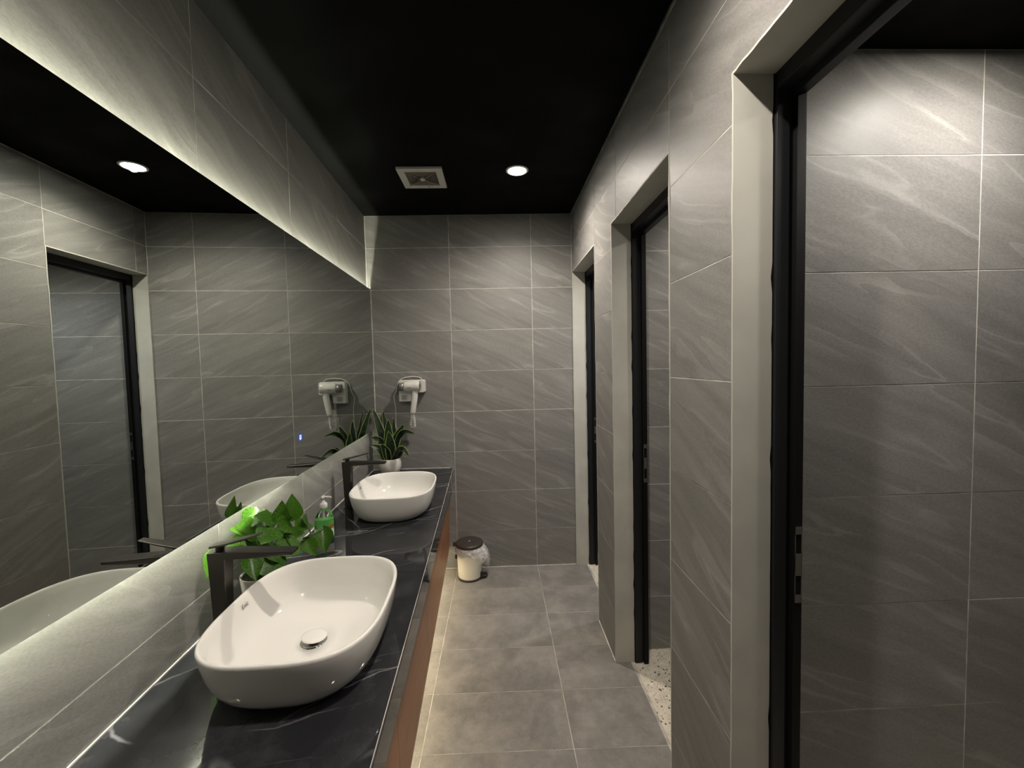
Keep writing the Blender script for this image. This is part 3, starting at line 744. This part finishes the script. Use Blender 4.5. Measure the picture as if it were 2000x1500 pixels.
# ------------------------------------------------------------------ hair dryer on the back wall
hx, hz = -.726-L0.x, 1.281       # in back-wall frame: x from the left corner; y negative = off the wall
e = empty('hair_dryer', fb @ T(hx, 0, hz)); tag(e, 'white wall mounted hair dryer hanging on its holder with coiled cord', 'hair dryer')
b = MB()
prof2 = [(0, 0), (.085, 0), (.092, .006), (.096, .060), (.100, .066), (.186, .066), (.192, .072), (.192, .152), (.184, .160), (.010, .160), (0, .150)]
n = len(prof2)
b.add([(x, -.001, z) for x, z in prof2]+[(x*.96+.004, -.058, z*.97+.003) for x, z in prof2], [tuple(range(n))]+[tuple(range(2*n-1, n-1, -1))]+[(i, (i+1) % n, n+(i+1) % n, n+i) for i in range(n)])
b.build('wall_holder', M['white_plastic'], e, bevel=.006)
tx = MB()
for k in range(6):
    tx.box(.022, .066-.004*(k % 3), -.0595, -.0584, .046-.0058*k, .0495-.0058*k)
tx.build('printed_notice', M['print_'], e)
AX = Matrix.Translation((.005, -.092, .112)) @ Matrix.Diagonal((1, 1.14, 1.14, 1)) @ Matrix.Rotation(math.radians(90), 4, 'Y') @ Matrix.Rotation(math.radians(-2), 4, 'Y')
MB().lathe([(.026, .048), (.0295, .055), (.032, .085), (.0335, .12), (.034, .150), (.032, .158), (.030, .160)], 32).xf(AX).build('dryer_barrel', M['white_plastic'], e, smooth=True)
MB().lathe([(.0235, .012), (.0255, .012), (.0262, .030), (.0262, .048)], 32).xf(AX).build('nozzle', M['grey_plastic'], e, smooth=True)
b = MB()
for r0 in (.030, .022, .014): b.lathe([(r0, .1595), (r0-.003, .1615), (r0-.005, .1595)], 28, cap0=False, cap1=False)
b.lathe([(.0315, .158), (.0315, .1595)], 28)
b.xf(AX).build('intake_grille', M['dark_plastic'], e, smooth=False)
MB().box(.080, .106, -.1312, -.1300, .106, .110).build('printed_mark', M['ink'], e)
hp = [(.128, -.092, .095), (.126, -.092, .055), (.121, -.092, .010), (.113, -.092, -.040), (.107, -.090, -.075), (.105, -.089, -.090)]
P_ = catmull(hp, 4); k = len(P_)
MB().tube(P_, [  .0225-.0065*(i/(k-1))**2-.009*max(0, i/(k-1)-.8)/.2 for i in range(k)], 14).build('handle', M['white_plastic'], e, smooth=True)
def coil(pts, turns, r):
    P = catmull(pts, 30); n = len(P); out = []
    N = turns*10
    for i in range(N+1):
        t = i/N; f = t*(n-1); a = int(min(f, n-2)); p = P[a].lerp(P[a+1], f-a); tan = (P[a+1]-P[a]).normalized()
        u_ = Vector((0, 1, 0)); u_ = (u_-tan*u_.dot(tan)).normalized(); v_ = tan.cross(u_); an = 2*math.pi*turns*t
        out.append(p+u_*r*math.cos(an)+v_*r*math.sin(an))
    return out
cc = coil([(.105, -.088, -.090), (.110, -.075, -.13), (.108, -.06, -.178), (.092, -.05, -.192), (.078, -.045, -.175), (.082, -.035, -.12), (.090, -.02, -.04), (.088, -.015, .004)], 40, .0085)
MB().tube(cc, .0023, 5).build('coiled_cord', M['white_plastic'], e, smooth=True)
MB().tube(catmull([(.165, -.012, .158), (.150, -.010, .176), (.095, -.008, .184), (.035, -.008, .176), (-.004, -.008, .152), (-.018, -.007, .120), (-.030, -.007, .075), (-.046, -.007, .040), (-.042, -.007, .0), (-.036, -.007, -.045), (-.036, -.007, -.10), (-.040, -.007, -.2)], 6), .0028, 6).build('power_cable', M['white_plastic'], e, smooth=True)

# ------------------------------------------------------------------ pedal bin
e = empty('pedal_bin', T(-.236, 2.955, 0)); tag(e, 'white pedal bin with brown lid and plastic liner beside the vanity', 'bin')
MB().lathe([(.083, .0), (.0865, .002), (.087, .013), (.084, .017)], 40).build('base_ring', M['brown_plastic'], e, smooth=True)
MB().lathe([(.0835, .014), (.0855, .018), (.0885, .12), (.091, .232), (.091, .238)], 48).build('body', M['cream'], e, smooth=True)
lid = MB().lathe([(.094, .240), (.1005, .243), (.1015, .252), (.0985, .259), (.090, .2635), (.05, .2665), (.0, .267)], 48, cap1=False).build('lid', M['brown_plastic'], e, smooth=True)
MB().lathe([(.010, .2665), (.009, .2685), (.001, .269)], 20).build('lid_button', M['alu'], lid, smooth=True)
MB().box(-.118, -.094, -.018, .018, .236, .256).build('hinge', M['dark_plastic'], e, bevel=.003)
MB().box(-.103, -.087, -.030, .0, .150, .172).build('handle_pivot', M['dark_plastic'], e, bevel=.003)
b = MB(); b.rings([[(.082, -.045, z), (.118, -.036, z), (.128, -.018, z), (.126, .004, z), (.116, .016, z), (.082, .02, z)] for z in (.012, .026)]); b.box(.078, .088, -.046, .022, .004, .050)
pd = b.build('pedal', M['dark_plastic'], e, bevel=.002)
def bag(name, r0, amp, zt, depth, seed, outward):
    nu, nv = 72, 12; vs = []; fs = []
    for i in range(nv+1):
        t = i/nv
        for j in range(nu):
            a = 2*math.pi*j/nu
            side = max(0, math.cos(a-.15))**1.5
            ln_ = depth*(.32+.68*side) * (1+.25*noise.noise(Vector((math.cos(a)*2, math.sin(a)*2, seed))))
            wv = noise.noise(Vector((math.cos(a)*5, math.sin(a)*5, seed+t*1.7)))*.7 + noise.noise(Vector((math.cos(a)*14, math.sin(a)*14, seed*2+t*3)))*.5
            r = r0 + outward*side*math.sin(t*2.4)*.9 + amp*wv*(.25+t)
            r = max(r, .0945)
            vs.append((r*math.cos(a), r*math.sin(a), zt-ln_*t + (.004*wv if t == 0 else 0)))
    for i in range(nv):
        for j in range(nu):
            a, c = i*nu+j, i*nu+(j+1) % nu; fs.append((a, c, c+nu, a+nu))
    return MB().add(vs, fs).build(name, M['film'], e, smooth=True)
bg = bag('liner_bag', .100, .014, .241, .165, 2.3, .056); tag(bg, 'crumpled clear plastic liner')
bag('liner_bag', .104, .012, .239, .13, 7.1, .040)
